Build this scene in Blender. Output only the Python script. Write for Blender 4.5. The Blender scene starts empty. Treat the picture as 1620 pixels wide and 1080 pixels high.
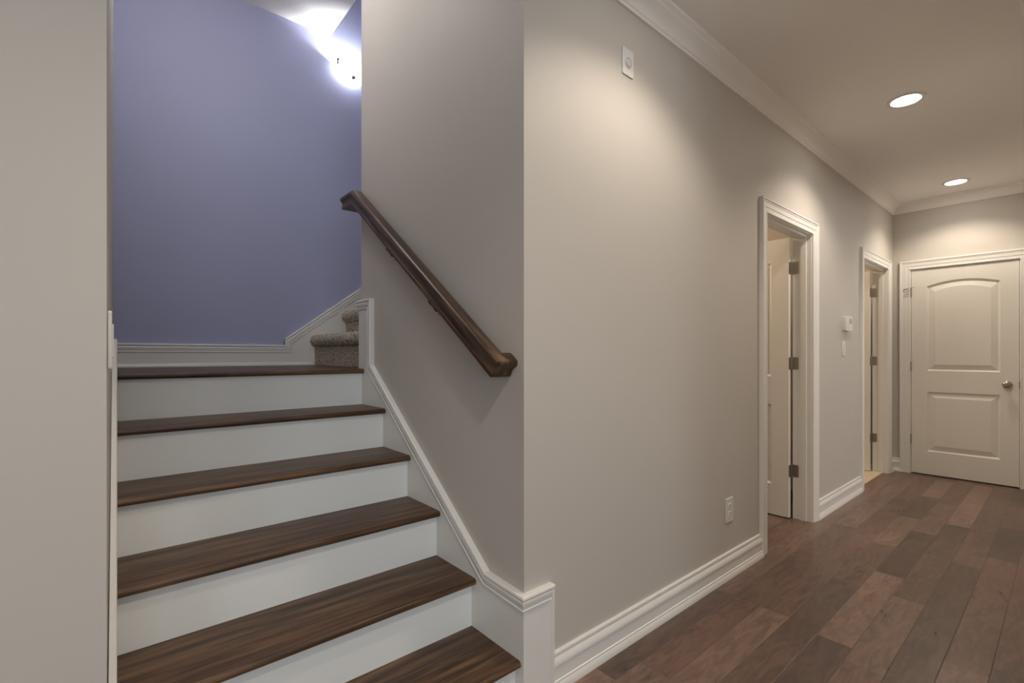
import bpy, bmesh, math, random
from mathutils import Vector, Matrix
random.seed(7)
PI = math.pi
S = bpy.context.scene
COL = S.collection

# ------------------------------------------------------------------ camera
YAW = 0.86286            # angle between the view direction and the hallway direction (+X)
FPX = 758.16
cam_d = bpy.data.cameras.new('camera')
cam_d.sensor_width = 36.0
cam_d.lens = FPX / 1620 * 36.0
cam_d.shift_y = (560.3 - 540.0) / 1620
cam_d.clip_start = 0.05
cam = bpy.data.objects.new('camera', cam_d)
COL.objects.link(cam)
cam.location = (0, 0, 1.19)
cam.rotation_euler = (PI / 2, 0, YAW - PI / 2)
S.camera = cam

# ------------------------------------------------------------------ world, exposure, daylight
S.view_settings.view_transform = 'Standard'
S.view_settings.look = 'None'
S.view_settings.gamma = 1
S.view_settings.use_curve_mapping = False
S.view_settings.exposure = 0.0

w = bpy.data.worlds.new('world'); S.world = w; w.use_nodes = True
bg = w.node_tree.nodes['Background']
bg.inputs[0].default_value = (0.62, 0.78, 1.0, 1)
bg.inputs[1].default_value = 0.6

CAN_W = 54.0
WARM = (1.0, 0.875, 0.72)
COOL = (0.85, 0.935, 1.0)
CANS = [(0.30, -0.15), (1.62, 0.645), (3.65, 0.645), (5.72, 0.665)]  # the first is an unseen light added to brighten the risers
ADDED_FOYER_CANS = [(-2.6, 0.2), (-2.6, -1.9), (-0.45, -1.9)]  # unseen foyer lights added for fill behind the camera


def area(name, loc, rot, sx, sy, watts, col):
    d = bpy.data.lights.new(name, 'AREA'); d.shape = 'RECTANGLE'
    d.size = sx; d.size_y = sy; d.energy = watts; d.color = col
    o = bpy.data.objects.new(name, d); COL.objects.link(o)
    o.location = loc; o.rotation_euler = rot
    return o


# daylight for the two unseen foyer windows added behind the camera
area('window_daylight', (-0.55, -3.83, 1.55), (PI / 2, 0, 0), 1.5, 1.5, 38, COOL)
area('window_daylight', (-2.55, -3.83, 1.55), (PI / 2, 0, 0), 1.5, 1.5, 38, COOL)

area('den_daylight', (4.6, -3.5, 1.45), (PI / 2, 0, 0), 2.0, 1.6, 58, (1.0, 0.96, 0.90))  # added light at the unseen den window, brightens the hallway


# ------------------------------------------------------------------ materials
def mat(name, col, rough=0.6, metal=0.0, spec=0.5):
    m = bpy.data.materials.new(name); m.use_nodes = True
    b = m.node_tree.nodes['Principled BSDF']
    b.inputs['Base Color'].default_value = (*col, 1)
    b.inputs['Roughness'].default_value = rough
    b.inputs['Metallic'].default_value = metal
    b.inputs['Specular IOR Level'].default_value = spec
    return m


def N(m, t, **k):
    n = m.node_tree.nodes.new(t)
    for a, v in k.items():
        setattr(n, a, v)
    return n


def L(m, a, b):
    m.node_tree.links.new(a, b)


def math_n(m, op, a, b=None):
    n = N(m, 'ShaderNodeMath', operation=op)
    for i, v in enumerate((a, b)):
        if v is None: continue
        if isinstance(v, (int, float)): n.inputs[i].default_value = v
        else: L(m, v, n.inputs[i])
    return n.outputs[0]


def paint(name, col, rough=0.6, bump=0.03, scale=260, var=0.03):
    m = mat(name, col, rough, spec=0.35)
    b = m.node_tree.nodes['Principled BSDF']
    tc = N(m, 'ShaderNodeTexCoord')
    n1 = N(m, 'ShaderNodeTexNoise'); n1.inputs['Scale'].default_value = scale
    n1.inputs['Detail'].default_value = 2
    L(m, tc.outputs['Object'], n1.inputs['Vector'])
    bp = N(m, 'ShaderNodeBump'); bp.inputs['Strength'].default_value = bump
    bp.inputs['Distance'].default_value = 0.002
    L(m, n1.outputs['Fac'], bp.inputs['Height']); L(m, bp.outputs['Normal'], b.inputs['Normal'])
    n2 = N(m, 'ShaderNodeTexNoise'); n2.inputs['Scale'].default_value = 1.3
    L(m, tc.outputs['Object'], n2.inputs['Vector'])
    mx = N(m, 'ShaderNodeMix', data_type='RGBA')
    mx.inputs[6].default_value = (*[c * (1 - var) for c in col], 1)
    mx.inputs[7].default_value = (*[min(1, c * (1 + var)) for c in col], 1)
    L(m, n2.outputs['Fac'], mx.inputs[0]); L(m, mx.outputs[2], b.inputs['Base Color'])
    return m


M = {}
M['greige'] = paint('greige_wall_paint', (0.60, 0.56, 0.515))
M['blue'] = paint('periwinkle_wall_paint', (0.43, 0.45, 0.66))
M['ceil'] = paint('ceiling_paint', (0.92, 0.895, 0.86), 0.8)
M['white'] = paint('white_trim_paint', (0.84, 0.82, 0.785), 0.32, 0.01, 90, 0.01)
M['riser'] = paint('riser_white_paint', (0.88, 0.895, 0.885), 0.38, 0.01, 60, 0.02)
M['door'] = paint('white_door_paint', (0.82, 0.79, 0.735), 0.36, 0.015, 120, 0.01)
M['plastic'] = mat('white_plastic', (0.78, 0.77, 0.75), 0.35)
M['plastic_dim'] = mat('grey_display_plastic', (0.42, 0.42, 0.40), 0.3)
M['slot'] = mat('dark_slot', (0.04, 0.04, 0.04), 0.6)  # near-black for the panel that stands for shade behind the closed door
M['slots'] = mat('outlet_slot', (0.30, 0.29, 0.28), 0.6)
M['nickel'] = mat('brushed_nickel', (0.42, 0.39, 0.35), 0.33, 1.0)
M['room'] = paint('side_room_paint', (0.52, 0.45, 0.37))
M['tile'] = paint('cream_tile', (0.70, 0.58, 0.40), 0.35, 0.01, 20, 0.03)


def wood(name, dark, mid, light, axis='X', rot=(0, 0, 0), rough=0.3, fine=1.0):
    m = mat(name, mid, rough, spec=0.5)
    b = m.node_tree.nodes['Principled BSDF']
    tc = N(m, 'ShaderNodeTexCoord')
    mr = N(m, 'ShaderNodeMapping'); mr.inputs['Rotation'].default_value = rot
    L(m, tc.outputs['Object'], mr.inputs['Vector'])
    # offset for each board so no two boards share a figure
    oi = N(m, 'ShaderNodeObjectInfo')
    off = N(m, 'ShaderNodeVectorMath', operation='SCALE'); off.inputs[0].default_value = (7, 3, 5)
    L(m, oi.outputs['Random'], off.inputs['Scale'])
    ad = N(m, 'ShaderNodeVectorMath', operation='ADD')
    L(m, mr.outputs[0], ad.inputs[0]); L(m, off.outputs[0], ad.inputs[1])
    mp = N(m, 'ShaderNodeMapping')
    mp.inputs['Scale'].default_value = (1.6, 22, 22) if axis == 'X' else (22, 1.6, 22)
    L(m, ad.outputs[0], mp.inputs['Vector'])
    n1 = N(m, 'ShaderNodeTexNoise'); n1.inputs['Scale'].default_value = 1.6 * fine
    n1.inputs['Detail'].default_value = 6; n1.inputs['Distortion'].default_value = 0.6
    L(m, mp.outputs[0], n1.inputs['Vector'])
    mp2 = N(m, 'ShaderNodeMapping')
    mp2.inputs['Scale'].default_value = (4, 160, 160) if axis == 'X' else (160, 4, 160)
    L(m, ad.outputs[0], mp2.inputs['Vector'])
    n2 = N(m, 'ShaderNodeTexNoise'); n2.inputs['Scale'].default_value = 1.5
    n2.inputs['Detail'].default_value = 3
    L(m, mp2.outputs[0], n2.inputs['Vector'])
    f = math_n(m, 'ADD', math_n(m, 'MULTIPLY', n1.outputs['Fac'], 0.68), math_n(m, 'MULTIPLY', n2.outputs['Fac'], 0.32))
    cr = N(m, 'ShaderNodeValToRGB')
    e = cr.color_ramp.elements
    e[0].position = 0.36; e[0].color = (*dark, 1)
    e[1].position = 0.64; e[1].color = (*light, 1)
    k = cr.color_ramp.elements.new(0.5); k.color = (*mid, 1)
    L(m, f, cr.inputs['Fac']); L(m, cr.outputs[0], b.inputs['Base Color'])
    bp = N(m, 'ShaderNodeBump'); bp.inputs['Strength'].default_value = 0.12
    bp.inputs['Distance'].default_value = 0.002
    L(m, f, bp.inputs['Height']); L(m, bp.outputs['Normal'], b.inputs['Normal'])
    return m


M['tread'] = wood('stained_oak_tread', (0.028, 0.014, 0.007), (0.090, 0.045, 0.021), (0.185, 0.098, 0.046), 'X', rough=0.40)
M['rail'] = wood('stained_oak_rail', (0.020, 0.010, 0.005), (0.070, 0.037, 0.018), (0.175, 0.098, 0.050), 'Y',
                 rot=(-0.63, 0, 0), rough=0.36)


def floor_mat():
    m = mat('hand_scraped_plank_floor', (0.1, 0.05, 0.04), 0.34, spec=0.45)
    b = m.node_tree.nodes['Principled BSDF']
    tc = N(m, 'ShaderNodeTexCoord'); sp = N(m, 'ShaderNodeSeparateXYZ')
    L(m, tc.outputs['Object'], sp.inputs[0])
    PW = 0.127
    yv = math_n(m, 'DIVIDE', math_n(m, 'ADD', sp.outputs['Y'], 12.7 - 0.578 + 0.0), PW)
    row = math_n(m, 'FLOOR', yv); fy = math_n(m, 'FRACT', yv)
    wn = N(m, 'ShaderNodeTexWhiteNoise', noise_dimensions='1D'); L(m, row, wn.inputs['W'])
    ln = math_n(m, 'ADD', math_n(m, 'MULTIPLY', wn.outputs['Value'], 0.60), 0.72)
    wn2 = N(m, 'ShaderNodeTexWhiteNoise', noise_dimensions='1D'); L(m, math_n(m, 'ADD', row, 57.3), wn2.inputs['W'])
    xv = math_n(m, 'DIVIDE', math_n(m, 'ADD', sp.outputs['X'], math_n(m, 'ADD', math_n(m, 'MULTIPLY', wn2.outputs['Value'], 3.0), 20.0)), ln)
    colm = math_n(m, 'FLOOR', xv); fx = math_n(m, 'FRACT', xv)
    cb = N(m, 'ShaderNodeCombineXYZ'); L(m, row, cb.inputs[0]); L(m, colm, cb.inputs[1])
    wn3 = N(m, 'ShaderNodeTexWhiteNoise', noise_dimensions='2D'); L(m, cb.outputs[0], wn3.inputs['Vector'])
    cr = N(m, 'ShaderNodeValToRGB'); cr.color_ramp.interpolation = 'LINEAR'
    e = cr.color_ramp.elements
    e[0].position = 0; e[0].color = (0.085, 0.056, 0.043, 1)
    e[1].position = 1; e[1].color = (0.225, 0.138, 0.106, 1)
    for p, c in ((0.3, (0.125, 0.078, 0.060)), (0.55, (0.145, 0.082, 0.064)), (0.8, (0.175, 0.112, 0.086))):
        k = e.new(p); k.color = (*c, 1)
    L(m, wn3.outputs['Value'], cr.inputs['Fac'])
    # grain that runs with the boards, shifted on each board
    sh = N(m, 'ShaderNodeVectorMath', operation='SCALE'); L(m, wn3.outputs['Color'], sh.inputs[0]); sh.inputs['Scale'].default_value = 9
    ad = N(m, 'ShaderNodeVectorMath', operation='ADD'); L(m, tc.outputs['Object'], ad.inputs[0]); L(m, sh.outputs[0], ad.inputs[1])
    mp = N(m, 'ShaderNodeMapping'); mp.inputs['Scale'].default_value = (2.2, 9, 1); L(m, ad.outputs[0], mp.inputs['Vector'])
    n1 = N(m, 'ShaderNodeTexNoise'); n1.inputs['Scale'].default_value = 3.0; n1.inputs['Detail'].default_value = 9
    n1.inputs['Distortion'].default_value = 1.4; L(m, mp.outputs[0], n1.inputs['Vector'])
    mr = N(m, 'ShaderNodeMapRange'); mr.inputs['From Min'].default_value = 0.3; mr.inputs['From Max'].default_value = 0.7
    mr.inputs['To Min'].default_value = 0.70; mr.inputs['To Max'].default_value = 1.32
    L(m, n1.outputs['Fac'], mr.inputs['Value'])
    sc = N(m, 'ShaderNodeVectorMath', operation='SCALE'); L(m, cr.outputs[0], sc.inputs[0]); L(m, mr.outputs[0], sc.inputs['Scale'])
    # bevelled seams
    dy = math_n(m, 'MULTIPLY', math_n(m, 'MINIMUM', fy, math_n(m, 'SUBTRACT', 1.0, fy)), PW)
    dx = math_n(m, 'MULTIPLY', math_n(m, 'MINIMUM', fx, math_n(m, 'SUBTRACT', 1.0, fx)), ln)
    dd = math_n(m, 'MINIMUM', dx, dy)
    sm = N(m, 'ShaderNodeMapRange'); sm.inputs['From Min'].default_value = 0.0; sm.inputs['From Max'].default_value = 0.0022
    sm.inputs['To Min'].default_value = 0.0; sm.inputs['To Max'].default_value = 1.0
    L(m, dd, sm.inputs['Value'])
    mx = N(m, 'ShaderNodeMix', data_type='RGBA'); mx.inputs[6].default_value = (0.072, 0.046, 0.037, 1)
    L(m, sm.outputs[0], mx.inputs[0]); L(m, sc.outputs[0], mx.inputs[7]); L(m, mx.outputs[2], b.inputs['Base Color'])
    bump_h = math_n(m, 'ADD', math_n(m, 'MULTIPLY', sm.outputs[0], 0.8), math_n(m, 'MULTIPLY', n1.outputs['Fac'], 0.9))
    bp = N(m, 'ShaderNodeBump'); bp.inputs['Strength'].default_value = 0.35; bp.inputs['Distance'].default_value = 0.003
    L(m, bump_h, bp.inputs['Height']); L(m, bp.outputs['Normal'], b.inputs['Normal'])
    rr = N(m, 'ShaderNodeMapRange'); rr.inputs['To Min'].default_value = 0.24; rr.inputs['To Max'].default_value = 0.36
    L(m, n1.outputs['Fac'], rr.inputs['Value']); L(m, rr.outputs[0], b.inputs['Roughness'])
    return m


M['floor'] = floor_mat()


def carpet_mat():
    m = mat('tufted_carpet', (0.2, 0.16, 0.13), 0.95, spec=0.1)
    b = m.node_tree.nodes['Principled BSDF']
    tc = N(m, 'ShaderNodeTexCoord')
    n1 = N(m, 'ShaderNodeTexNoise'); n1.inputs['Scale'].default_value = 85; n1.inputs['Detail'].default_value = 5
    L(m, tc.outputs['Object'], n1.inputs['Vector'])
    cr = N(m, 'ShaderNodeValToRGB'); e = cr.color_ramp.elements
    e[0].position = 0.36; e[0].color = (0.24, 0.20, 0.155, 1)
    e[1].position = 0.62; e[1].color = (0.74, 0.66, 0.54, 1)
    L(m, n1.outputs['Fac'], cr.inputs['Fac']); L(m, cr.outputs[0], b.inputs['Base Color'])
    bp = N(m, 'ShaderNodeBump'); bp.inputs['Strength'].default_value = 0.9; bp.inputs['Distance'].default_value = 0.006
    L(m, n1.outputs['Fac'], bp.inputs['Height']); L(m, bp.outputs['Normal'], b.inputs['Normal'])
    return m


M['carpet'] = carpet_mat()


def emis(name, col, strength):
    m = bpy.data.materials.new(name); m.use_nodes = True
    nt = m.node_tree; nt.nodes.clear()
    e = nt.nodes.new('ShaderNodeEmission'); e.inputs[0].default_value = (*col, 1); e.inputs[1].default_value = strength
    o = nt.nodes.new('ShaderNodeOutputMaterial'); nt.links.new(e.outputs[0], o.inputs[0])
    return m


M['lamp'] = emis('downlight_lens', (1.0, 0.93, 0.82), 40.0)
M['glass_lamp'] = emis('lit_frosted_glass', (0.95, 0.96, 1.0), 7.0)
M['pane'] = bpy.data.materials.new('window_pane'); M['pane'].use_nodes = True
_nt = M['pane'].node_tree; _nt.nodes.clear()
_t = _nt.nodes.new('ShaderNodeBsdfTransparent'); _g = _nt.nodes.new('ShaderNodeBsdfGlossy'); _g.inputs['Roughness'].default_value = 0.02
_m = _nt.nodes.new('ShaderNodeMixShader'); _m.inputs[0].default_value = 0.06; _o = _nt.nodes.new('ShaderNodeOutputMaterial')
_nt.links.new(_t.outputs[0], _m.inputs[1]); _nt.links.new(_g.outputs[0], _m.inputs[2]); _nt.links.new(_m.outputs[0], _o.inputs[0])


# ------------------------------------------------------------------ mesh helpers
def obj(name, bm, m, parent=None, smooth=False, bevel=0.0, segs=2):
    bmesh.ops.recalc_face_normals(bm, faces=bm.faces)
    me = bpy.data.meshes.new(name); bm.to_mesh(me); bm.free()
    me.materials.append(M[m] if isinstance(m, str) else m)
    o = bpy.data.objects.new(name, me); COL.objects.link(o)
    if parent: o.parent = parent
    if smooth:
        for p in me.polygons: p.use_smooth = True
        me.set_sharp_from_angle(angle=math.radians(24))
    if bevel > 0:
        b = o.modifiers.new('bevel', 'BEVEL'); b.width = bevel; b.segments = segs; b.limit_method = 'ANGLE'
        b.angle_limit = math.radians(40)
    return o


def tag(o, label, cat, group=None, kind=None):
    o['label'] = label; o['category'] = cat
    if group: o['group'] = group
    if kind: o['kind'] = kind
    return o


def struct(name, bm, m, label, cat, **k):
    return tag(obj(name, bm, m, **k), label, cat, kind='structure')


def empty(name, loc, label, cat, kind=None, rz=0.0, group=None):
    o = bpy.data.objects.new(name, None); COL.objects.link(o)
    o.empty_display_size = 0.05
    o.location = loc; o.rotation_euler = (0, 0, rz)
    return tag(o, label, cat, group, kind)


def box(bm, a, b):
    x0, y0, z0 = a; x1, y1, z1 = b
    v = [bm.verts.new(p) for p in ((x0, y0, z0), (x1, y0, z0), (x1, y1, z0), (x0, y1, z0),
                                   (x0, y0, z1), (x1, y0, z1), (x1, y1, z1), (x0, y1, z1))]
    for f in ((0, 3, 2, 1), (4, 5, 6, 7), (0, 1, 5, 4), (1, 2, 6, 5), (2, 3, 7, 6), (3, 0, 4, 7)):
        bm.faces.new([v[i] for i in f])
    return bm


def boxes(*bs):
    bm = bmesh.new()
    for a, b in bs: box(bm, a, b)
    return bm


def prism(pts, vec, bm=None):
    """closed polygon pts (3-D, planar) extruded by vec"""
    bm = bm or bmesh.new()
    vec = Vector(vec)
    a = [bm.verts.new(Vector(p)) for p in pts]; b = [bm.verts.new(Vector(p) + vec) for p in pts]
    bm.faces.new(a[::-1]); bm.faces.new(b)
    n = len(pts)
    for i in range(n):
        j = (i + 1) % n
        bm.faces.new((a[i], a[j], b[j], b[i]))
    return bm


def sweep(path, frames, prof, bm=None, ends=None):
    """mitred sweep. path: points; frames: (u, v) unit vectors for each segment; prof: (a, b) -> a*u + b*v.
    ends: optional plane normals of the two end cuts."""
    bm = bm or bmesh.new()
    P = [Vector(p) for p in path]; n = len(P)
    D = [(P[i + 1] - P[i]).normalized() for i in range(n - 1)]
    F = [(Vector(u).normalized(), Vector(v).normalized()) for u, v in frames]
    rings = []
    for i in range(n):
        k = min(i, n - 2)
        if i == 0: nn = Vector(ends[0]) if ends and ends[0] else D[0]
        elif i == n - 1: nn = Vector(ends[1]) if ends and ends[1] else D[-1]
        else: nn = (D[i - 1] + D[i]).normalized(); k = i - 1
        u, v = F[k]; d = D[k]
        ring = []
        for a, b in prof:
            q = P[i] + u * a + v * b
            t = (P[i] - q).dot(nn) / d.dot(nn)
            ring.append(bm.verts.new(q + d * t))
        rings.append(ring)
    m = len(prof)
    for i in range(n - 1):
        for j in range(m):
            k = (j + 1) % m
            bm.faces.new((rings[i][j], rings[i][k], rings[i + 1][k], rings[i + 1][j]))
    bm.faces.new(rings[0][::-1]); bm.faces.new(rings[-1])
    return bm


def cyl(bm, p0, p1, r0, r1=None, n=20):
    r1 = r0 if r1 is None else r1
    p0 = Vector(p0); p1 = Vector(p1); d = (p1 - p0).normalized()
    u = d.orthogonal().normalized(); v = d.cross(u)
    A = [bm.verts.new(p0 + (u * math.cos(2 * PI * i / n) + v * math.sin(2 * PI * i / n)) * r0) for i in range(n)]
    B = [bm.verts.new(p1 + (u * math.cos(2 * PI * i / n) + v * math.sin(2 * PI * i / n)) * r1) for i in range(n)]
    for i in range(n):
        bm.faces.new((A[i], A[(i + 1) % n], B[(i + 1) % n], B[i]))
    bm.faces.new(A[::-1]); bm.faces.new(B)
    return bm


def lathe(bm, prof, origin, axis, n=32, start=0.0, sweep_a=2 * PI, ref=None):
    """prof: (radius, height along axis)"""
    o = Vector(origin); ax = Vector(axis).normalized()
    u = Vector(ref).normalized() if ref else ax.orthogonal().normalized(); v = ax.cross(u)
    full = abs(sweep_a - 2 * PI) < 1e-6
    cnt = n if full else n + 1
    R = []
    for i in range(cnt):
        a = start + sweep_a * i / n
        R.append([bm.verts.new(o + (u * math.cos(a) + v * math.sin(a)) * max(r, 1e-5) + ax * h) for r, h in prof])
    for i in range(cnt if full else n):
        A = R[i]; B = R[(i + 1) % cnt]
        for j in range(len(prof) - 1):
            bm.faces.new((A[j], A[j + 1], B[j + 1], B[j]))
    bmesh.ops.remove_doubles(bm, verts=bm.verts, dist=2e-5)
    return bm


# ------------------------------------------------------------------ the plan (metres, camera above the origin)
WY = 1.20          # face of the hallway's left wall
TH = 0.12
CX = 1.08          # face of the wall right of the stairs
ZC = 2.71          # hallway ceiling
XF = 6.18          # far wall
YB = 3.60          # blue wall behind the landing
YE = 2.53          # where the wall right of the stairs ends
ZL = 1.113         # landing
ZS = 3.555         # ceiling over the stairs
XR = 1.29          # where that ceiling stops and the upper stairwell opens
YR = 0.065         # face of the hallway's right wall
D1 = (3.037, 3.818)
D2 = (5.097, 5.955)
DH = 2.035


def xl(y):         # face of the wall left of the stairs, very slightly out of square
    return 0.007 + (y - 1.2) * 0.0192


# floor
bm = boxes(((-4.2, -3.75, -0.06), (XF + 0.1, WY + TH, 0.0)))
box(bm, (2.9, WY + TH, -0.06), (4.6, 3.2, 0.0))
struct('floor', bm, 'floor', 'dark brown hand-scraped plank floor running down the hallway', 'floor')
struct('floor_bathroom', boxes(((4.95, 1.235, -0.06), (6.4, 3.2, 0.006))), 'tile',
       'cream tile floor just inside the far open doorway', 'floor')

# hallway left wall with the two door openings
bm = bmesh.new()
g = 0.018
for x0, x1, z0, z1 in ((CX, D1[0] - g, 0, ZC + 0.1), (D1[1] + g, D2[0] - g, 0, ZC + 0.1), (D2[1] + g, XF + TH, 0, ZC + 0.1),
                       (D1[0] - g, D1[1] + g, DH + g, ZC + 0.1), (D2[0] - g, D2[1] + g, DH + g, ZC + 0.1)):
    box(bm, (x0, WY, z0), (x1, WY + TH, z1))
struct('wall_left', bm, 'greige', 'long greige hallway wall with two open doorways', 'wall')
# wall right of the stairs
struct('wall_stair_right', boxes(((CX, WY + TH, 0), (CX + TH, YE, ZS + 0.1)), ((CX, WY, ZC + 0.1), (CX + TH, WY + TH, ZS + 0.1))),
       'greige', 'greige wall beside the stairs that carries the handrail', 'wall')
# upper flight's near wall, behind the stair wall
struct('wall_upper_front', boxes(((CX + TH, YE - TH, 0), (2.8, YE, 5.2))), 'greige', 'hidden wall on the near side of the carpeted flight', 'wall')
struct('wall_upper_end', boxes(((2.8, YE - TH, 0), (2.9, YB + 0.1, 5.2))), 'blue', 'end wall of the upper stairwell', 'wall')
struct('wall_upper_side', boxes(((XR - 0.1, YE - TH, ZS + 0.06), (XR, YB, 5.2)),
                                ((XR, YE - TH, 5.1), (2.8, YB, 5.2))), 'ceil',
       'face above the landing ceiling edge in the upper stairwell', 'wall')
# wall left of the stairs
struct('wall_stair_left', prism([(xl(1.2), 1.2 + TH, 0), (xl(YB + 0.1), YB + 0.1, 0), (-0.13, YB + 0.1, 0), (-0.13, 1.2 + TH, 0)], (0, 0, ZS + 0.1)),
       'greige', 'greige wall left of the stairs seen edge on', 'wall')
struct('wall_near_left', boxes(((-4.2, WY, 0), (xl(1.2), WY + TH, ZC + 0.1))), 'greige',
       'pale grey wall filling the left edge in the foreground', 'wall')
struct('wall_stair_header', boxes(((xl(1.2), WY, ZC), (CX, WY + TH, ZS + 0.1)), ((-0.13, WY, ZC + 0.1), (xl(1.2), WY + TH, ZS + 0.1))), 'greige', 'greige wall above the stair opening', 'wall')
struct('wall_back', boxes(((-0.13, YB, 0), (2.9, YB + 0.1, 5.2))), 'blue', 'periwinkle blue wall behind the stair landing', 'wall')
struct('wall_far', boxes(((XF, -0.3, 0), (XF + 0.1, 0.282, ZC + 0.1)), ((XF, 1.07, 0), (XF + 0.1, WY, ZC + 0.1)), ((XF, 0.282, DH + g), (XF + 0.1, 1.07, ZC + 0.1))), 'greige', 'greige end wall of the hallway around the closed door', 'wall')
struct('wall_right', boxes(((1.6, YR - TH, 0), (3.7, YR, ZC + 0.1)), ((5.5, YR - TH, 0), (XF, YR, ZC + 0.1)), ((3.7, YR - TH, 2.13), (5.5, YR, ZC + 0.1))), 'greige', 'right hallway wall just outside the frame', 'wall')  # opening added so the den light reaches the hallway
# foyer round the camera
bm = boxes(((1.6, -3.75, 0), (1.72, YR - TH, ZC + 0.1)))
struct('wall_foyer_right', bm, 'greige', 'foyer wall on the right behind the camera', 'wall')
struct('wall_foyer_left', boxes(((-4.3, -3.75, 0), (-4.2, WY + TH, ZC + 0.1))), 'greige', 'foyer wall on the far left behind the camera', 'wall')
WIN = ((-1.35, 0.25), (-3.35, -1.75))  # window openings added to bring daylight from behind the camera
bm = bmesh.new()
for x0, x1 in ((-4.2, WIN[1][0]), (WIN[1][1], WIN[0][0]), (WIN[0][1], 1.6)): box(bm, (x0, -3.75, 0), (x1, -3.63, ZC + 0.1))
for x0, x1 in WIN: box(bm, (x0, -3.75, 0), (x1, -3.63, 0.75)); box(bm, (x0, -3.75, 2.35), (x1, -3.63, ZC + 0.1))
struct('wall_foyer_back', bm, 'greige', 'foyer wall with two windows behind the camera', 'wall')
for i, (x0, x1) in enumerate(WIN):
    bm = bmesh.new(); xm = (x0 + x1) / 2
    for a, b in (((x0, -3.72, .75), (x0 + .05, -3.66, 2.35)), ((x1 - .05, -3.72, .75), (x1, -3.66, 2.35)),
                 ((x0, -3.72, .75), (x1, -3.66, .80)), ((x0, -3.72, 2.30), (x1, -3.66, 2.35)), ((x0, -3.72, 1.53), (x1, -3.66, 1.57))): box(bm, a, b)
    wn = struct('window_%d' % (i + 1), bm, 'white', 'white sash window in the foyer behind the camera, %s one' % ('right' if i == 0 else 'left'), 'window')
    obj('window_pane', boxes(((x0 + .05, -3.692, .80), (x1 - .05, -3.688, 2.30))), 'pane', wn)

# unseen den added off the right side so its daylight fills the hallway
bm = boxes(((2.6, -3.3, 0), (2.7, YR - TH, 2.6)), ((6.3, -3.3, 0), (6.4, YR - TH, 2.6)), ((2.6, -3.4, 0), (3.5, -3.3, 2.6)), ((5.7, -3.4, 0), (6.4, -3.3, 2.6)),
           ((3.5, -3.4, 0), (5.7, -3.3, 0.6)), ((3.5, -3.4, 2.3), (5.7, -3.3, 2.6)), ((2.6, -3.4, 2.6), (6.4, YR - TH, 2.7)))
struct('wall_den', bm, 'greige', 'walls of the den that opens off the right side of the hallway', 'wall')
struct('floor_den', boxes(((2.6, -3.4, -0.06), (6.4, -0.3, 0.003))), 'floor', 'plank floor of the den off the hallway', 'floor')
bm = boxes(((3.5, -3.36, .6), (3.55, -3.32, 2.3)), ((5.65, -3.36, .6), (5.7, -3.32, 2.3)), ((4.575, -3.36, .6), (4.625, -3.32, 2.3)), ((3.5, -3.36, .6), (5.7, -3.32, .65)), ((3.5, -3.36, 2.25), (5.7, -3.32, 2.3)))
wn = struct('window_3', bm, 'white', 'wide white window of the den off the hallway', 'window')
obj('window_pane', boxes(((3.55, -3.342, .65), (5.65, -3.338, 2.25))), 'pane', wn)
# ceilings
struct('ceiling', boxes(((-4.2, -3.75, ZC), (XF, WY, ZC + 0.1))), 'ceil', 'smooth hallway ceiling with recessed lights', 'ceiling')
struct('ceiling_landing', boxes(((-0.13, WY + TH, ZS), (XR, YB, ZS + 0.1))), 'ceil', 'high ceiling over the stairs and landing', 'ceiling')

# rooms behind the two open doors
struct('wall_side_room', boxes(((2.9, WY + TH, 0), (2.96, 3.2, 2.6)), ((4.6, WY + TH, 0), (4.66, 3.2, 2.6)), ((2.9, 3.2, 0), (4.66, 3.26, 2.6)),
                               ((2.9, WY + TH, 2.6), (4.66, 3.26, 2.66))), 'room', 'tan walls of the room behind the first open door', 'wall')
struct('wall_bathroom', boxes(((4.89, WY + TH, 0), (4.95, 3.2, 2.6)), ((6.34, WY + TH, 0), (6.4, 3.2, 2.6)), ((4.89, 3.2, 0), (6.4, 3.26, 2.6)),
                              ((4.89, WY + TH, 2.6), (6.4, 3.26, 2.66))), 'room', 'cream walls of the room behind the second open door', 'wall')

# ------------------------------------------------------------------ crown moulding
CR = [(0, -0.092), (0.010, -0.092), (0.012, -0.082), (0.018, -0.078), (0.022, -0.066), (0.030, -0.052), (0.042, -0.040), (0.056, -0.031),
      (0.062, -0.026), (0.064, -0.018), (0.072, -0.014), (0.078, -0.010), (0.080, 0.0), (0, 0)]
Z = (0, 0, 1)
struct('trim_1', sweep([(-4.2, WY, ZC), (XF, WY, ZC), (XF, YR, ZC), (1.6, YR, ZC), (1.6, -3.63, ZC)],
                       [((0, -1, 0), Z), ((-1, 0, 0), Z), ((0, 1, 0), Z), ((-1, 0, 0), Z)], CR), 'ceil',
       'white crown moulding round the top of the hallway walls', 'crown moulding', smooth=True)

# ------------------------------------------------------------------ baseboards
BASE = [(0, 0), (0.026, 0), (0.026, 0.014), (0.022, 0.024), (0.019, 0.030), (0.019, 0.036), (0.0155, 0.038), (0.0155, 0.086), (0.019, 0.089),
        (0.019, 0.093), (0.017, 0.104), (0.011, 0.113), (0.0085, 0.117), (0.011, 0.120), (0.011, 0.130), (0.008, 0.134), (0, 0.134)]


def base(name, pts, frames, label):
    struct(name, sweep(pts, frames, BASE), 'white', label, 'baseboard', smooth=True)


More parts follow.
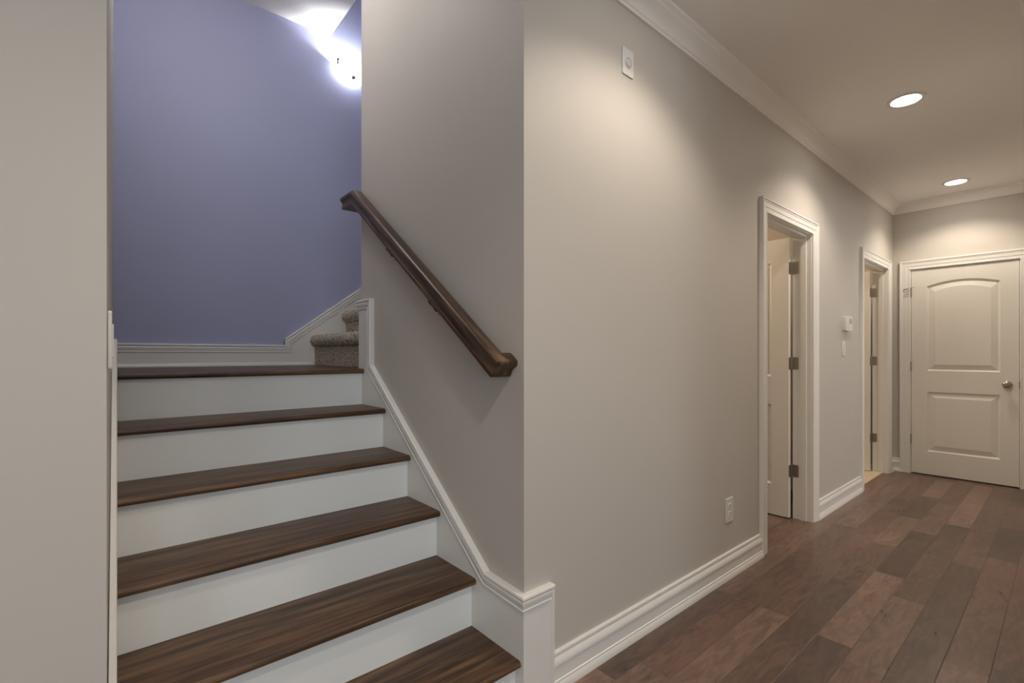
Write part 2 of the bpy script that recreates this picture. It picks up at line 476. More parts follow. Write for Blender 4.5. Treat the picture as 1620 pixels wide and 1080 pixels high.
N_ = (0, -1, 0)
base('baseboard_left', [(1.207, WY, 0), (2.95, WY, 0)], [(N_, Z)], 'white baseboard running from the stair corner to the first doorway')
base('baseboard_middle', [(3.905, WY, 0), (5.01, WY, 0)], [(N_, Z)], 'short white baseboard between the two open doorways')
base('baseboard_far', [(6.045, WY, 0), (XF, WY, 0), (XF, 1.118, 0)], [(N_, Z), ((-1, 0, 0), Z)], 'tiny white baseboard in the far corner of the hallway')
base('baseboard_right', [(3.7, YR, 0), (1.6, YR, 0), (1.6, -3.63, 0)],
     [((0, 1, 0), Z), ((-1, 0, 0), Z)], 'white baseboard along the right hallway wall')
base('baseboard_near_left', [(-4.2, WY, 0), (xl(1.2), WY, 0)], [(N_, Z)], 'white baseboard under the near left wall')

# ------------------------------------------------------------------ skirt boards of the stairs and their cap moulding
# cap profile: a = distance down from the outer edge, b = thickness out of the wall
CAP = [(0, 0), (0, 0.020), (0.002, 0.024), (0.008, 0.026), (0.012, 0.024), (0.014, 0.0205), (0.018, 0.0205), (0.022, 0.023), (0.030, 0.0225),
       (0.040, 0.0185), (0.045, 0.0175), (0.047, 0.020), (0.050, 0.020), (0.052, 0.0150), (0.052, 0)]
ST = 0.015         # board thickness


def down(d, n):    # in-plane normal pointing towards the board (below / behind the path)
    return Vector(d).normalized().cross(Vector(n))


# right side, on the wall that carries the handrail, wraps the corner onto the hallway wall
Yk, Zk = 1.387, 0.392
poly = [(1.20, 0.386), (Yk, Zk + .004), (2.369, 1.135), (2.369, 1.482), (YE + 0.003, 1.482)]
face = [(CX, 1.20, 0.381), (CX, Yk, Zk - .002), (CX, 2.374, 1.130), (CX, 2.374, 1.477), (CX, YE, 1.477)] + [(CX, YE, 0), (CX, 1.20, 0)]
skirt = struct('trim_2', prism([(CX, y, z) for (_, y, z) in face], (-ST, 0, 0)), 'white',
               'white skirt board climbing the wall right of the stairs and wrapping its corner', 'stair skirt')
obj('corner_plinth', boxes(((CX - ST, WY - ST, 0), (1.203, WY, 0.381))), 'white', skirt)
path = [(1.206, WY, 0.0), (1.206, WY, 0.386), (CX, WY, 0.386), (CX, Yk, Zk + .004), (CX, 2.369, 1.135), (CX, 2.369, 1.482), (CX, YE, 1.482), (CX + TH, YE, 1.482)]
outs = [(0, -1, 0), (0, -1, 0), (-1, 0, 0), (-1, 0, 0), (-1, 0, 0), (-1, 0, 0), (0, 1, 0)]
frames = []
for i in range(len(path) - 1):
    d = Vector(path[i + 1]) - Vector(path[i])
    u = d.normalized().cross(Vector(outs[i]))
    if i == 0:
        if u.x > 0: u = -u
    elif u.z > 0 and abs(u.z) > 1e-3: u = -u
    elif abs(u.z) <= 1e-3 and u.y < 0: u = -u
    frames.append((u, outs[i]))
CAP1 = [(a if i == 0 else a, b) for i, (a, b) in enumerate(CAP)]
# the vertical bead on the plinth is narrow: its own short profile
BEAD = [(0, 0), (0, 0.020), (0.003, 0.024), (0.009, 0.024), (0.012, 0.0205), (0.014, 0.015), (0.014, 0)]
bm = sweep(path[1:], frames[1:], CAP, ends=((1, 0, 0), None))
sweep([path[0], (1.2058, WY, 0.379)], [frames[0]], BEAD, bm, ends=(None, (0, 0, 1)))
obj('cap_moulding', bm, 'white', skirt, smooth=True)

# left side
def L3(y, z, o=0.0): return (xl(y) + o, y, z)
polyl = [(1.20, 0.386), (Yk, Zk + .004), (2.50, 1.252), (YB, 1.252)]
lf = [L3(y, z - .005) for y, z in polyl] + [L3(YB, 0), L3(1.20, 0)]
SL = 0.009
skl = struct('trim_3', prism(lf, (SL, 0, 0)), 'white', 'white skirt board up the left side of the stairs seen edge on', 'stair skirt')
pl = [L3(y, z) for y, z in polyl]
fr = []
out = Vector((1, -0.0192, 0)).normalized()
for i in range(len(pl) - 1):
    d = (Vector(pl[i + 1]) - Vector(pl[i])).normalized(); u = d.cross(out)
    if u.z > 0: u = -u
    fr.append((u, out))
obj('cap_moulding', sweep(pl, fr, [(a, b * 0.6) for a, b in CAP]), 'white', skl, smooth=True)

# behind the landing, on the blue wall
pb = [(xl(YB), 1.255), (0.975, 1.255), (0.975, 1.300), (2.75, 1.300 + 1.775 * 0.735)]
bf = [(x, YB, z - .005) for x, z in pb] + [(2.75, YB, 1.9), (1.3, YB, ZL), (xl(YB), YB, ZL)]
skb = struct('trim_4', prism(bf, (0, -ST, 0)), 'white', 'white skirt board along the blue wall, level then rising right', 'stair skirt')
pp = [(x, YB, z) for x, z in pb]; fr = []
for i in range(len(pp) - 1):
    d = (Vector(pp[i + 1]) - Vector(pp[i])).normalized(); u = d.cross(Vector((0, -1, 0)))
    if abs(u.z) < 1e-3:
        if u.x < 0: u = -u
    elif u.z > 0: u = -u
    fr.append((u, (0, -1, 0)))
obj('cap_moulding', sweep(pp, fr, CAP), 'white', skb, smooth=True)
SHOE = [(0, 0), (0.030, 0), (0.029, 0.008), (0.024, 0.016), (0.016, 0.020), (0.015, 0.024), (0, 0.024)]
obj('shoe_moulding', sweep([(xl(YB) + .01, YB, ZL), (1.16, YB, ZL)], [((0, -1, 0), Z)], SHOE), 'white', skb, smooth=True)

# ------------------------------------------------------------------ wooden stairs
st = empty('staircase', (0.54, 1.8, 0), 'straight flight of stained oak treads and white risers up to the landing', 'staircase')
org = Vector((0.54, 1.8, 0))
ZT = [0.163, 0.350, 0.541, 0.731, 0.922, ZL]
YN = [1.197, 1.449, 1.700, 1.951, 2.202, 2.457]
TT = 0.025


def nose_profile(y0, y1, z):
    r = TT / 2
    pts = [(y1, z), (y1, z - TT)]
    for k in range(9):
        a = -PI / 2 - PI * k / 8
        pts.append((y0 + r + r * math.cos(a), z - r + r * math.sin(a)))
    return pts


def shift(bm): bmesh.ops.translate(bm, verts=bm.verts, vec=-org); return bm


xr_ = CX - ST - 0.0005
for i in range(5):
    y0, z = YN[i], ZT[i]; y1 = YN[i + 1] + 0.03
    xa = xl(y0) + SL + 0.0005
    pts = [(xa, y, zz) for y, zz in nose_profile(y0, y1, z)]
    obj('tread', shift(prism(pts, (xr_ - xa, 0, 0))), 'tread', st, smooth=True)
    zb = ZT[i - 1] if i else 0.0
    obj('riser', shift(boxes(((xa, y0 + 0.030, zb), (xr_, y0 + 0.046, z - TT)))), 'riser', st)
y0 = YN[5]
xa = xl(y0) + SL + 0.0005
obj('riser', shift(boxes(((xa, y0 + 0.030, ZT[4]), (xr_, y0 + 0.046, ZL - TT)))), 'riser', st)
pts = [(xa, y, zz) for y, zz in nose_profile(y0, y0 + 0.085, ZL)]
obj('landing_nosing', shift(prism(pts, (xr_ - xa, 0, 0))), 'tread', st, smooth=True)
bm = prism([(xl(y0 + .085) + SL, y0 + 0.085, ZL), (CX - ST, y0 + 0.085, ZL), (CX - ST, YE + 0.004, ZL), (1.30, YE + 0.004, ZL), (1.30, YB - ST, ZL), (xl(YB) + SL, YB - ST, ZL)], (0, 0, -0.025))
obj('landing', shift(bm), 'tread', st)

# ------------------------------------------------------------------ carpeted flight
cs = empty('carpeted_staircase', (1.2, 3.06, ZL), 'brown carpeted steps turning right from the landing behind the wall', 'staircase')
corg = Vector((1.2, 3.06, ZL))
XN = 1.143; RUN = 0.231; RISE = 0.188
for k in range(6):
    xn = XN + RUN * k; zt = ZL + 0.218 + RISE * k; zb = ZL if k == 0 else ZL + 0.218 + RISE * (k - 1)
    xb = xn + RUN + 0.05
    pr = [(xb, zt), (xb, zb - 0.0), (xn + 0.036, zb)]
    R = 0.043
    pr.append((xn + 0.034, zt - 2 * R - 0.03)); pr.append((xn + 0.034, zt - 2 * R - 0.006))
    for j in range(13):
        a = -PI / 2 - PI * j / 12
        pr.append((xn + R * 0.95 + R * 0.95 * math.cos(a), zt - R + R * math.sin(a)))
    bm = bmesh.new(); ya, yb = YE + 0.004, YB - ST - 0.001; NS = 60
    rings = []
    rnd = random.Random(k)
    for s in range(NS + 1):
        y = ya + (yb - ya) * s / NS
        ring = []
        for (x, z) in pr:
            j = 0.0016 if x < xb - .01 and zb < z else 0
            ring.append(bm.verts.new(Vector((x + rnd.uniform(-j, j), y, z + rnd.uniform(-j, j))) - corg))
        rings.append(ring)
    for s in range(NS):
        for j in range(len(pr)):
            q = (j + 1) % len(pr)
            bm.faces.new((rings[s][j], rings[s][q], rings[s + 1][q], rings[s + 1][j]))
    bm.faces.new(rings[0]); bm.faces.new(rings[-1][::-1])
    obj('carpeted_step', bm, 'carpet', cs, smooth=True)

# ------------------------------------------------------------------ handrail
hr = empty('handrail', (CX, 1.9, 1.5), 'dark stained oak handrail on the greige wall beside the stairs', 'handrail')
horg = Vector((CX, 1.9, 1.5))
RP = [(0, .014), (.016, .0135), (.023, .012), (.028, .008), (.031, .002), (.0315, -.005), (.029, -.012), (.025, -.018), (.0225, -.026), (.0215, -.034), (.022, -.040),
      (.0240, -.043), (.0240, -.056)]
RP = RP + [(-a, b) for a, b in RP[::-1] if a > 0]
RX = 1.017; Y0, Y1, Y2 = 1.259, 2.440, 2.562
ZR0 = 1.172; ZR1 = ZR0 + 0.730 * (Y1 - Y0)
sl = Vector((0, Y1 - Y0, ZR1 - ZR0)).normalized()
su = Vector((0, -sl.z, sl.y))
path = [(CX, Y0, ZR0), (RX, Y0, ZR0), (RX, Y1, ZR1), (RX, Y2, ZR1), (1.17, Y2, ZR1)]
fr = [(-sl, su), ((-1, 0, 0), su), ((-1, 0, 0), Z), ((0, 1, 0), Z)]
bm = sweep(path, fr, RP)
bmesh.ops.translate(bm, verts=bm.verts, vec=-horg)
obj('rail', bm, 'rail', hr, smooth=True)
for yb_ in (1.985, 1.61):
    tz = ZR0 + (yb_ - Y0) / (Y1 - Y0) * (ZR1 - ZR0)
    c = Vector((RX, yb_, tz)) + su * -0.056
    bm = bmesh.new()
    # saddle under the rail
    pts = [c + sl * a + su * b + Vector((-0.0245, 0, 0)) for a, b in ((-.040, 0), (.040, 0), (.036, -.007), (.020, -.006), (0, -.004), (-.020, -.006), (-.036, -.007))]
    prism(pts, (0.045, 0, 0), bm)
    p0 = c + Vector((0, 0, -0.004)); p1 = c + Vector((0.012, 0, -0.032)); p2 = Vector((CX - 0.006, yb_, c.z - 0.045))
    cyl(bm, p0, p1, .006, .006, 12); cyl(bm, p1, p2, .006, .006, 12)
    cyl(bm, p2, p2 + Vector((0.0059, 0, 0)), .030, .030, 24)
    bmesh.ops.translate(bm, verts=bm.verts, vec=-horg)
    obj('bracket', bm, mat('dark_bronze', (0.05, 0.035, 0.025), 0.4, 0.9), hr, smooth=True)


# ------------------------------------------------------------------ doors
CAS = [(0, 0), (0, 0.020), (0.003, 0.024), (0.012, 0.024), (0.016, 0.020), (0.022, 0.020), (0.026, 0.0175), (0.046, 0.0155), (0.052, 0.0155), (0.055, 0.013),
       (0.072, 0.012), (0.075, 0.014), (0.082, 0.014), (0.084, 0.010), (0.084, 0)]


def leaf_mesh(W, H, T=0.035, hollow=False):
    """door leaf in local space: x 0..W from hinge, y 0..T, z 0..H; moulded arch panel above, square panel below, both faces"""
    bm = bmesh.new()

    def outline(p, ins, y):
        x0, x1, z0, z1, rise = p
        x0 += ins; x1 -= ins; z0 += ins; z1 -= ins
        pts = [(x0, z0), (x1, z0)]
        if rise:
            n = 16
            for k in range(n + 1):
                t = k / n; x = x1 + (x0 - x1) * t
                pts.append((x, z1 + rise * (1 - (2 * t - 1) ** 2)))
        else:
            pts += [(x1, z1), (x0, z1)]
        return [(x, y, z) for x, z in pts]
    sw = 0.118
    panels = [(sw, W - sw, 0.225, 0.812, 0), (sw, W - sw, 1.018, H - 0.172, 0.045)]
    rings_def = [(0.0, 0.0), (0.004, 0.005), (0.013, 0.0145), (0.020, 0.015), (0.026, 0.011), (0.042, 0.007), (0.060, 0.001), (0.063, 0.0008)]
    for side in (0, 1):
        def Y(d): return d if side == 0 else T - d
        edges = []
        rect = [bm.verts.new((x, Y(0), z)) for x, z in ((0, 0), (W, 0), (W, H), (0, H))]
        if side == 0: R0 = rect
        else: R1 = rect
        for p in panels:
            prev = None
            for ins, dep in rings_def:
                ring = [bm.verts.new(q) for q in outline(p, ins, Y(dep))]
                if prev is not None:
                    for i in range(len(ring)):
                        j = (i + 1) % len(ring)
                        bm.faces.new((prev[i], prev[j], ring[j], ring[i]))
                prev = ring
            bm.faces.new(prev)
        (a0, a1, b0, b1, _), (_, _, c0, c1, rise) = panels
        arch = [q for q in outline(panels[1], 0, Y(0))][2:]
        for poly_ in ([(0, 0), (a0, 0), (a0, H), (0, H)], [(a1, 0), (W, 0), (W, H), (a1, H)], [(a0, 0), (a1, 0), (a1, b0), (a0, b0)],
                      [(a0, b1), (a1, b1), (a1, c0), (a0, c0)]):
            bm.faces.new([bm.verts.new((x, Y(0), z)) for x, z in poly_])
        n_ = len(arch)
        for i in range(n_ - 1):
            p_, q_ = arch[i], arch[i + 1]
            bm.faces.new([bm.verts.new(v_) for v_ in (p_, q_, (q_[0], Y(0), H), (p_[0], Y(0), H))])
    for i in range(4):
        j = (i + 1) % 4
        bm.faces.new((R0[i], R0[j], R1[j], R1[i]))
    bmesh.ops.remove_doubles(bm, verts=bm.verts, dist=1e-5)
    return bm


def hinge_mesh(sx=1):
    """barrel at the origin, leaves in the XY plane directions; height 0.089"""
    bm = bmesh.new(); h = 0.0445
    for k in range(5):
        z0 = -h + k * 2 * h / 5; cyl(bm, (0, 0, z0 + .0006), (0, 0, z0 + 2 * h / 5 - .0006), 0.0062, None, 14)
    cyl(bm, (0, 0, h), (0, 0, h + 0.004), .0045, .003, 12); cyl(bm, (0, 0, -h - 0.004), (0, 0, -h), .003, .0045, 12)
    return bm


def rounded_plate(bm, p, u, v, n, a, b, t, r=0.008, k=4):
    """plate centred at p, half sizes a along u and b along v, thickness t along n"""
    p = Vector(p); u = Vector(u); v = Vector(v); n = Vector(n); pts = []
    for (sa, sb, a0) in ((1, 1, 0), (-1, 1, PI / 2), (-1, -1, PI), (1, -1, 3 * PI / 2)):
        for i in range(k + 1):
            g_ = a0 + PI / 2 * i / k
            pts.append(p + u * (sa * (a - r) + r * math.cos(g_)) + v * (sb * (b - r) + r * math.sin(g_)))
    return prism(pts, n * t, bm)


def casing_and_jamb(root, W, H, depth, hinge_dir):
    """local frame: x along the wall, y into the wall (0 = wall face), opening x 0..W"""
    e = 0.004
    path = [(W + e, 0, 0), (W + e, 0, H + e), (-e, 0, H + e), (-e, 0, 0)]
    o = 0.084
    path = [(W + e + o, 0, 0), (W + e + o, 0, H + e + o), (-e - o, 0, H + e + o), (-e - o, 0, 0)]
    fr = [((-1, 0, 0), (0, -1, 0)), ((0, 0, -1), (0, -1, 0)), ((1, 0, 0), (0, -1, 0))]
    obj('casing', sweep(path, fr, CAS), 'white', root, smooth=True)
    bm = bmesh.new(); g = 0.018
    box(bm, (-g, 0, 0), (0, depth, H)); box(bm, (W, 0, 0), (W + g, depth, H)); box(bm, (-g, 0, H), (W + g, depth, H + g))
    return bm


def stops(bm, W, H, y0, y1, t=0.011):
    box(bm, (0, y0, 0), (t, y1, H - t)); box(bm, (W - t, y0, 0), (W, y1, H - t)); box(bm, (0, y0, H - t), (W, y1, H))
    return bm


def knob(bm, p, n):
    p = Vector(p); n = Vector(n)
    lathe(bm, [(0, 0), (0.033, 0), (0.033, 0.004), (0.028, 0.009), (0.013, 0.011), (0.011, 0.030), (0.017, 0.036), (0.027, 0.042), (0.031, 0.052), (0.028, 0.062), (0.018, 0.069), (0, 0.071)],
          p, n, 28)
    return bm


# far closed door: local x runs along -Y (hinge on the left, seen from the hall)
WD = 0.752
d3 = empty('door_3', (XF, 1.052, 0), 'closed white two panel arched door at the end of the hallway', 'door', 'structure', rz=-PI / 2)
jb = casing_and_jamb(d3, WD, DH, 0.11, 'L'); stops(jb, WD, DH, 0.040, 0.075)
obj('jamb', jb, 'white', d3)
lf3 = leaf_mesh(WD - 0.006, DH - 0.013)
bmesh.ops.translate(lf3, verts=lf3.verts, vec=(0.003, 0.003, 0.010))
M['plank_door'] = paint('white_plank_panel_door_paint', (0.82, 0.79, 0.735), 0.36, 0.015, 120, 0.01)
_m = M['plank_door']; _b = _m.node_tree.nodes['Principled BSDF']
_tc = N(_m, 'ShaderNodeTexCoord'); _sp = N(_m, 'ShaderNodeSeparateXYZ'); L(_m, _tc.outputs['Object'], _sp.inputs[0])
_fx = math_n(_m, 'FRACT', math_n(_m, 'DIVIDE', math_n(_m, 'SUBTRACT', _sp.outputs['X'], 0.190), 0.0767))
_gr = math_n(_m, 'LESS_THAN', math_n(_m, 'ABSOLUTE', math_n(_m, 'SUBTRACT', _fx, 0.5)), 0.045)
_in = math_n(_m, 'MULTIPLY', math_n(_m, 'GREATER_THAN', _sp.outputs['X'], 0.185), math_n(_m, 'LESS_THAN', _sp.outputs['X'], WD - 0.185))
_iz = math_n(_m, 'ADD', math_n(_m, 'MULTIPLY', math_n(_m, 'GREATER_THAN', _sp.outputs['Z'], 0.30), math_n(_m, 'LESS_THAN', _sp.outputs['Z'], 0.75)),
             math_n(_m, 'MULTIPLY', math_n(_m, 'GREATER_THAN', _sp.outputs['Z'], 1.09), math_n(_m, 'LESS_THAN', _sp.outputs['Z'], 1.80)))
_h = math_n(_m, 'SUBTRACT', 1.0, math_n(_m, 'MULTIPLY', _gr, math_n(_m, 'MULTIPLY', _in, _iz)))
_bp = N(_m, 'ShaderNodeBump'); _bp.inputs['Strength'].default_value = 0.35; _bp.inputs['Distance'].default_value = 0.002
L(_m, _h, _bp.inputs['Height']); L(_m, _bp.outputs['Normal'], _b.inputs['Normal'])
lf3 = obj('door_leaf', lf3, 'plank_door', d3)
kb = bmesh.new(); kx, kz = 0.675, 0.918
knob(kb, (kx, 0.003, kz), (0, -1, 0))
obj('door_knob', kb, 'nickel', lf3, smooth=True)
obj('strike_plate', boxes(((WD - 0.004, -0.001, kz - 0.03), (WD + 0.003, 0.012, kz + 0.03))), 'nickel', d3)
for hz in (1.812, 1.070, 0.345):
    hb = hinge_mesh(); bmesh.ops.translate(hb, verts=hb.verts, vec=(0.0, -0.004, hz))
    hg = obj('hinge', hb, 'nickel', d3, smooth=True)
    if hz > 1.8:      # hinge-pin door stop
        bm = bmesh.new()
        ring = [Vector((-0.034 + 0.022 * math.cos(2 * PI * k / 14), -0.020, hz + 0.020 + 0.018 * math.sin(2 * PI * k / 14))) for k in range(15)]
        for a, b in zip(ring[:-1], ring[1:]): cyl(bm, a, b, .0022, None, 8)
        cyl(bm, (0, -0.006, hz + 0.047), (-0.052, -0.020, hz + 0.034), .003, None, 8)
        cyl(bm, (0, -0.006, hz + 0.046), (0.030, -0.022, hz + 0.046), .0028, None, 8)
        cyl(bm, (-0.050, -0.026, hz - 0.022), (-0.010, -0.020, hz - 0.018), .003, None, 8)
        obj('door_stop', bm, 'nickel', hg, smooth=True)

# dark panel painted as the shade behind and under the closed door
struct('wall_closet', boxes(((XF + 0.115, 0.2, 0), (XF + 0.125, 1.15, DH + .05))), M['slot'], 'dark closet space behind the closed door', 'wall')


def open_door(name, D, label, knob_z=0.918, ang=PI / 2 + 0.0):
    W = D[1] - D[0]
    r = empty(name, (D[0], WY, 0), label, 'door', 'structure')
    jb = casing_and_jamb(r, W, DH, TH, 'R'); stops(jb, W, DH, 0.030, 0.066)
    obj('jamb', jb, 'white', r)
    # leaf stands at a right angle inside the room, hinged on the right jamb
    lw = W - 0.008
    bm = leaf_mesh(lw, DH - 0.013)
    # local leaf x -> +Y (into the room), leaf y -> +X
    rot = Matrix(((0, 1, 0), (1, 0, 0), (0, 0, 1))).to_4x4()
    bmesh.ops.transform(bm, matrix=rot, verts=bm.verts)
    bmesh.ops.reverse_faces(bm, faces=bm.faces)
    lx = W - 0.050
    bmesh.ops.translate(bm, verts=bm.verts, vec=(lx, TH + 0.010, 0.010))
    lf = obj('door_leaf', bm, 'door', r)
    kb = bmesh.new(); knob(kb, (lx, TH + 0.010 + lw - 0.07, knob_z), (-1, 0, 0)); knob(kb, (lx + 0.035, TH + 0.010 + lw - 0.07, knob_z), (1, 0, 0))
    obj('door_knob', kb, 'nickel', lf, smooth=True)
    for hz in (1.815, 1.125, 0.345):
        hb = hinge_mesh(); bmesh.ops.translate(hb, verts=hb.verts, vec=(W - 0.008, TH + 0.006, hz))
        rounded_plate(hb, (W - 0.0005, TH - 0.017, hz), (0, 1, 0), Z, (-1, 0, 0), 0.021, 0.0445, 0.0022)
        rounded_plate(hb, (W - 0.031, TH + 0.0095, hz), (1, 0, 0), Z, (0, -1, 0), 0.018, 0.0445, 0.0022)
        obj('hinge', hb, 'nickel', r, smooth=True)
    return r


open_door('door_1', D1, 'nearer open white door in the left hallway wall, leaf swung into a tan room')
open_door('door_2', D2, 'farther open white door in the left hallway wall beside the far corner')

# ------------------------------------------------------------------ things on the walls
def wall_plate(name, x, z, w_, h_, label, cat, kind):
    r = empty(name, (x, WY, z), label, cat)
    bm = bmesh.new()
    rounded_plate(bm, (0, 0, 0), (1, 0, 0), Z, (0, -1, 0), w_ / 2, h_ / 2, 0.006, 0.006)
    obj('cover_plate', bm, 'plastic', r, smooth=True, bevel=0.002)
    return r


o = wall_plate('outlet', 2.563, 0.355, 0.080, 0.128, 'white duplex outlet low on the greige hallway wall before the first doorway', 'outlet', 'o')
for dz in (0.021, -0.021):
    bm = bmesh.new(); rounded_plate(bm, (0, -0.006, dz), (1, 0, 0), Z, (0, -1, 0), 0.017, 0.0145, 0.0025, 0.008)
    s_ = obj('socket', bm, 'plastic', o, smooth=True)
    bm = boxes(((-.0075, -.0089, dz - .002), (-.0055, -.0083, dz + .008)), ((.0055, -.0089, dz - .002), (.0075, -.0083, dz + .008)))
    cyl(bm, (0, -.0083, dz - .008), (0, -.0089, dz - .008), .0025, None, 12)
    obj('slots', bm, 'slots', s_)
bm = bmesh.new(); cyl(bm, (0, -.006, 0), (0, -.0078, 0), .003, None, 12); obj('screw', bm, 'plastic', o)

o = wall_plate('wall_sensor', 1.656, 2.398, 0.074, 0.112, 'white rectangular plate with round button high on the hallway wall near the ceiling', 'wall plate', 'c')
bm = bmesh.new()
lathe(bm, [(0.0225, 0), (0.0225, 0.002), (0.0195, 0.0035), (0.018, 0.001), (0.0165, 0.001), (0.016, 0.004), (0.010, 0.006), (0, 0.0065)], (0, -0.006, -0.003), (0, -1, 0), 36)
obj('round_button', bm, mat('button_plastic', (0.62, 0.60, 0.57), 0.4), o, smooth=True)

o = wall_plate('light_switch', 4.546, 1.236, 0.075, 0.118, 'white light switch below the thermostat on the hallway wall', 'switch', 's')
obj('rocker', boxes(((-.0165, -.0095, -.033), (.0165, -.006, .033))), 'plastic', o, bevel=0.002)

# thermostat
t = empty('thermostat', (4.60, WY, 1.437), 'white thermostat with small grey display between the two open doorways', 'thermostat')
bm = bmesh.new(); rounded_plate(bm, (0, 0, 0), (1, 0, 0), Z, (0, -1, 0), 0.078, 0.056, 0.011, 0.006)
obj('back_box', bm, 'plastic', t, smooth=True)
bm = bmesh.new(); rounded_plate(bm, (0, -0.011, 0), (1, 0, 0), Z, (0, -1, 0), 0.082, 0.060, 0.020, 0.009)
obj('cover', bm, 'plastic', t, smooth=True, bevel=0.003)
obj('display', boxes(((-.005, -.0322, .002), (.055, -.0312, .040))), 'plastic_dim', t)
obj('button', boxes(((-.050, -.0330, .004), (-.025, -.0312, .012))), 'plastic', t)
obj('button', boxes(((-.050, -.0330, -.020), (-.025, -.0312, -.012))), 'plastic', t)

# switch plate on the wall left of the stairs, seen edge on
r = empty('light_switch', (xl(1.27), 1.27, 1.218), 'white switch plate seen edge on at the corner left of the stairs', 'switch')
bm = bmesh.new(); rounded_plate(bm, (0, 0, 0), (0, 1, 0), Z, (1, 0, 0), 0.037, 0.0585, 0.007, 0.006)
obj('cover_plate', bm, 'plastic', r, smooth=True, bevel=0.002)
obj('rocker', boxes(((.007, -.0165, -.033), (.010, .0165, .033))), 'plastic', r, bevel=0.001)

# ------------------------------------------------------------------ recessed lights
LB = {0: 'recessed ceiling downlight above the camera at the foot of the stairs',
      1: 'recessed ceiling downlight just past the stair corner, above the frame',
      2: 'larger nearer round recessed light in the hallway ceiling',
      3: 'smaller farther round recessed light before the end of the hallway'}


def can(x, y, label, group=None, watts=None):
    c = empty('recessed_light', (x, y, ZC), label, 'ceiling light', group=group)
    bm = bmesh.new()
    lathe(bm, [(0.070, -0.0005), (0.072, -0.006), (0.080, -0.007), (0.092, -0.004), (0.094, 0.0)], (0, 0, 0), Z, 40)
    obj('trim_ring', bm, 'plastic', c, smooth=True)
    bm = bmesh.new(); lathe(bm, [(0, -0.0045), (0.05, -0.0042), (0.0715, -0.0015)], (0, 0, 0), Z, 40)
    obj('lens', bm, 'lamp', c, smooth=True)
    d = bpy.data.lights.new('downlight', 'SPOT'); d.energy = watts or CAN_W; d.color = WARM
    d.spot_size = math.radians(132); d.spot_blend = 0.55; d.shadow_soft_size = 0.06
    o = bpy.data.objects.new('downlight', d); COL.objects.link(o); o.parent = c; o.location = (0, 0, -0.012)


for i, (x, y) in enumerate(CANS): can(x, y, LB[i], 'recessed lights down the hallway', (64, 50, 57, 46)[i])
FL = ('recessed light in the foyer nearest the left wall, behind the camera', 'recessed light in the foyer left back corner', 'recessed light in the foyer behind the camera')
for (x, y), l in zip(ADDED_FOYER_CANS, FL): can(x, y, l, 'recessed lights in the foyer', 14)

# unseen light added over the stairs to fill the stairwell
fl = empty('flush_ceiling_light', (0.42, 2.35, ZS), 'round flush ceiling light over the stairs, above the frame', 'ceiling light')
bm = bmesh.new(); lathe(bm, [(0.02, 0), (0.165, 0), (0.168, -0.018), (0.150, -0.024)], (0, 0, 0), Z, 40)
obj('canopy', bm, 'nickel', fl, smooth=True)
bm = bmesh.new(); lathe(bm, [(0.150, -0.020), (0.140, -0.050), (0.100, -0.078), (0.05, -0.092), (0, -0.096)], (0, 0, 0), Z, 40)
obj('glass_dome', bm, emis('flush_light_glass', (0.95, 0.96, 1.0), 1.6), fl, smooth=True)
d = bpy.data.lights.new('flush_bulb', 'POINT'); d.energy = 14; d.color = (0.97, 0.96, 0.96); d.shadow_soft_size = 0.14
o = bpy.data.objects.new('flush_bulb', d); COL.objects.link(o); o.parent = fl; o.location = (0, 0, -0.26)

# light in the rooms behind the open doors
for nm, p, e in (('side_room_lamp', (3.3, 2.4, 2.45), 22), ('bathroom_lamp', (5.5, 2.4, 2.45), 26)):
    d = bpy.data.lights.new(nm, 'POINT'); d.energy = e; d.color = (1, .86, .66); d.shadow_soft_size = .12
    o = bpy.data.objects.new(nm, d); COL.objects.link(o); o.location = p

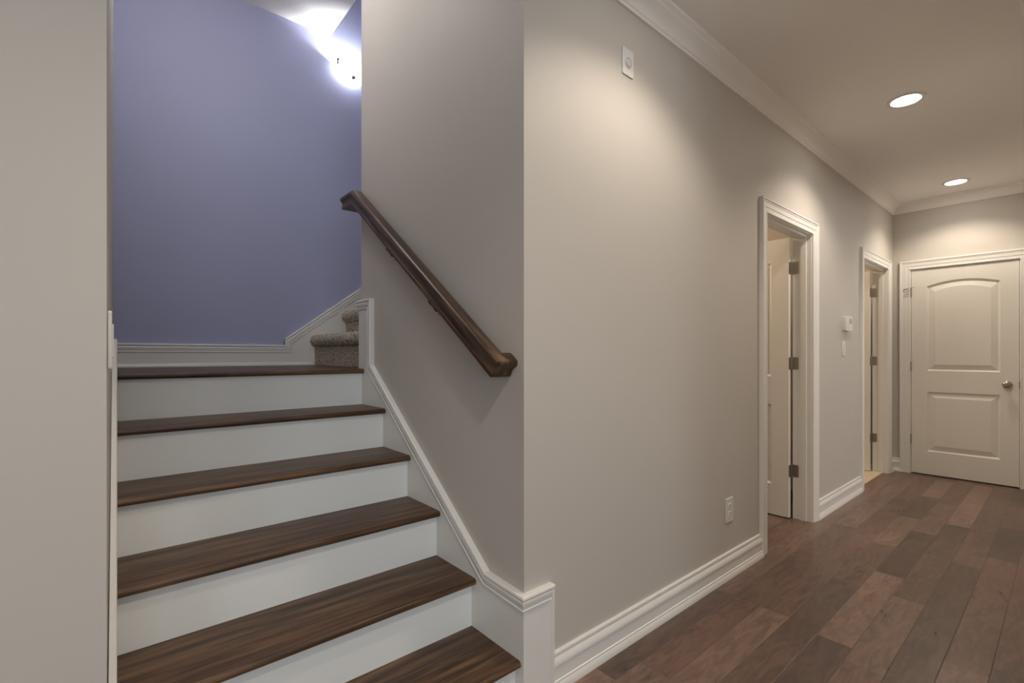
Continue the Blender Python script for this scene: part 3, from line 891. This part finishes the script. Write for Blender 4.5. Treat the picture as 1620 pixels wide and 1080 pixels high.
# ------------------------------------------------------------------ wall sconce on the blue wall
SX, SZ = 1.435, 3.365
sc = empty('wall_sconce', (SX, YB, SZ), 'lit frosted glass bowl sconce high on the blue wall by the ceiling edge', 'wall lamp')
bp_ = []
for k in range(13):
    a = PI / 2 * k / 12
    bp_.append((0.135 * math.sin(a) + .0, -0.125 * math.cos(a)))
inner = [(max(0, r - 0.005), z + 0.004) for r, z in bp_[::-1]]
bm = bmesh.new(); lathe(bm, bp_ + inner, (0, 0, 0), Z, 40, start=0, sweep_a=PI, ref=(-1, 0, 0))
# the half bowl opens towards the wall: keep the half that faces the room
if max(v.co.y for v in bm.verts) > 0.01:
    bmesh.ops.scale(bm, vec=(1, -1, 1), verts=bm.verts)
obj('glass_bowl', bm, 'glass_lamp', sc, smooth=True)
bm = bmesh.new(); rounded_plate(bm, (0, 0, -0.055), (1, 0, 0), Z, (0, -1, 0), 0.055, 0.055, 0.015, 0.02)
obj('back_plate', bm, 'nickel', sc)
M['bronze'] = mat('dark_clip_metal', (0.05, 0.04, 0.04), 0.5, 0.6)
for a in (-0.95, 0.62):
    bm = bmesh.new(); px, py = 0.137 * math.sin(a), -0.137 * math.cos(a)
    cyl(bm, (px, py, 0.006), (px * 1.02, py * 1.02, -0.034), .007, None, 8); cyl(bm, (px, py, 0.006), (px * .88, py * .88, 0.006), .007, None, 8)
    cyl(bm, (px * 1.02, py * 1.02, -0.030), (px * 1.06, py * 1.06, -0.036), .005, .003, 8)
    obj('clip', bm, 'bronze', sc, smooth=True)
bm = bmesh.new(); lathe(bm, [(0, 0.024), (0.010, 0.021), (0.016, 0.012), (0.012, 0.004), (0.018, 0.001), (0, 0.0)], (0, -0.086, -0.090), (0, -0.69, -0.72), 20)
obj('finial', bm, mat('frosted_finial', (0.55, 0.45, 0.5), 0.3), sc, smooth=True)
d = bpy.data.lights.new('sconce_bulb', 'POINT'); d.energy = 22; d.color = (0.93, 0.94, 1.0); d.shadow_soft_size = 0.022
o = bpy.data.objects.new('sconce_bulb', d); COL.objects.link(o); o.parent = sc; o.location = (0, -0.055, -0.060)
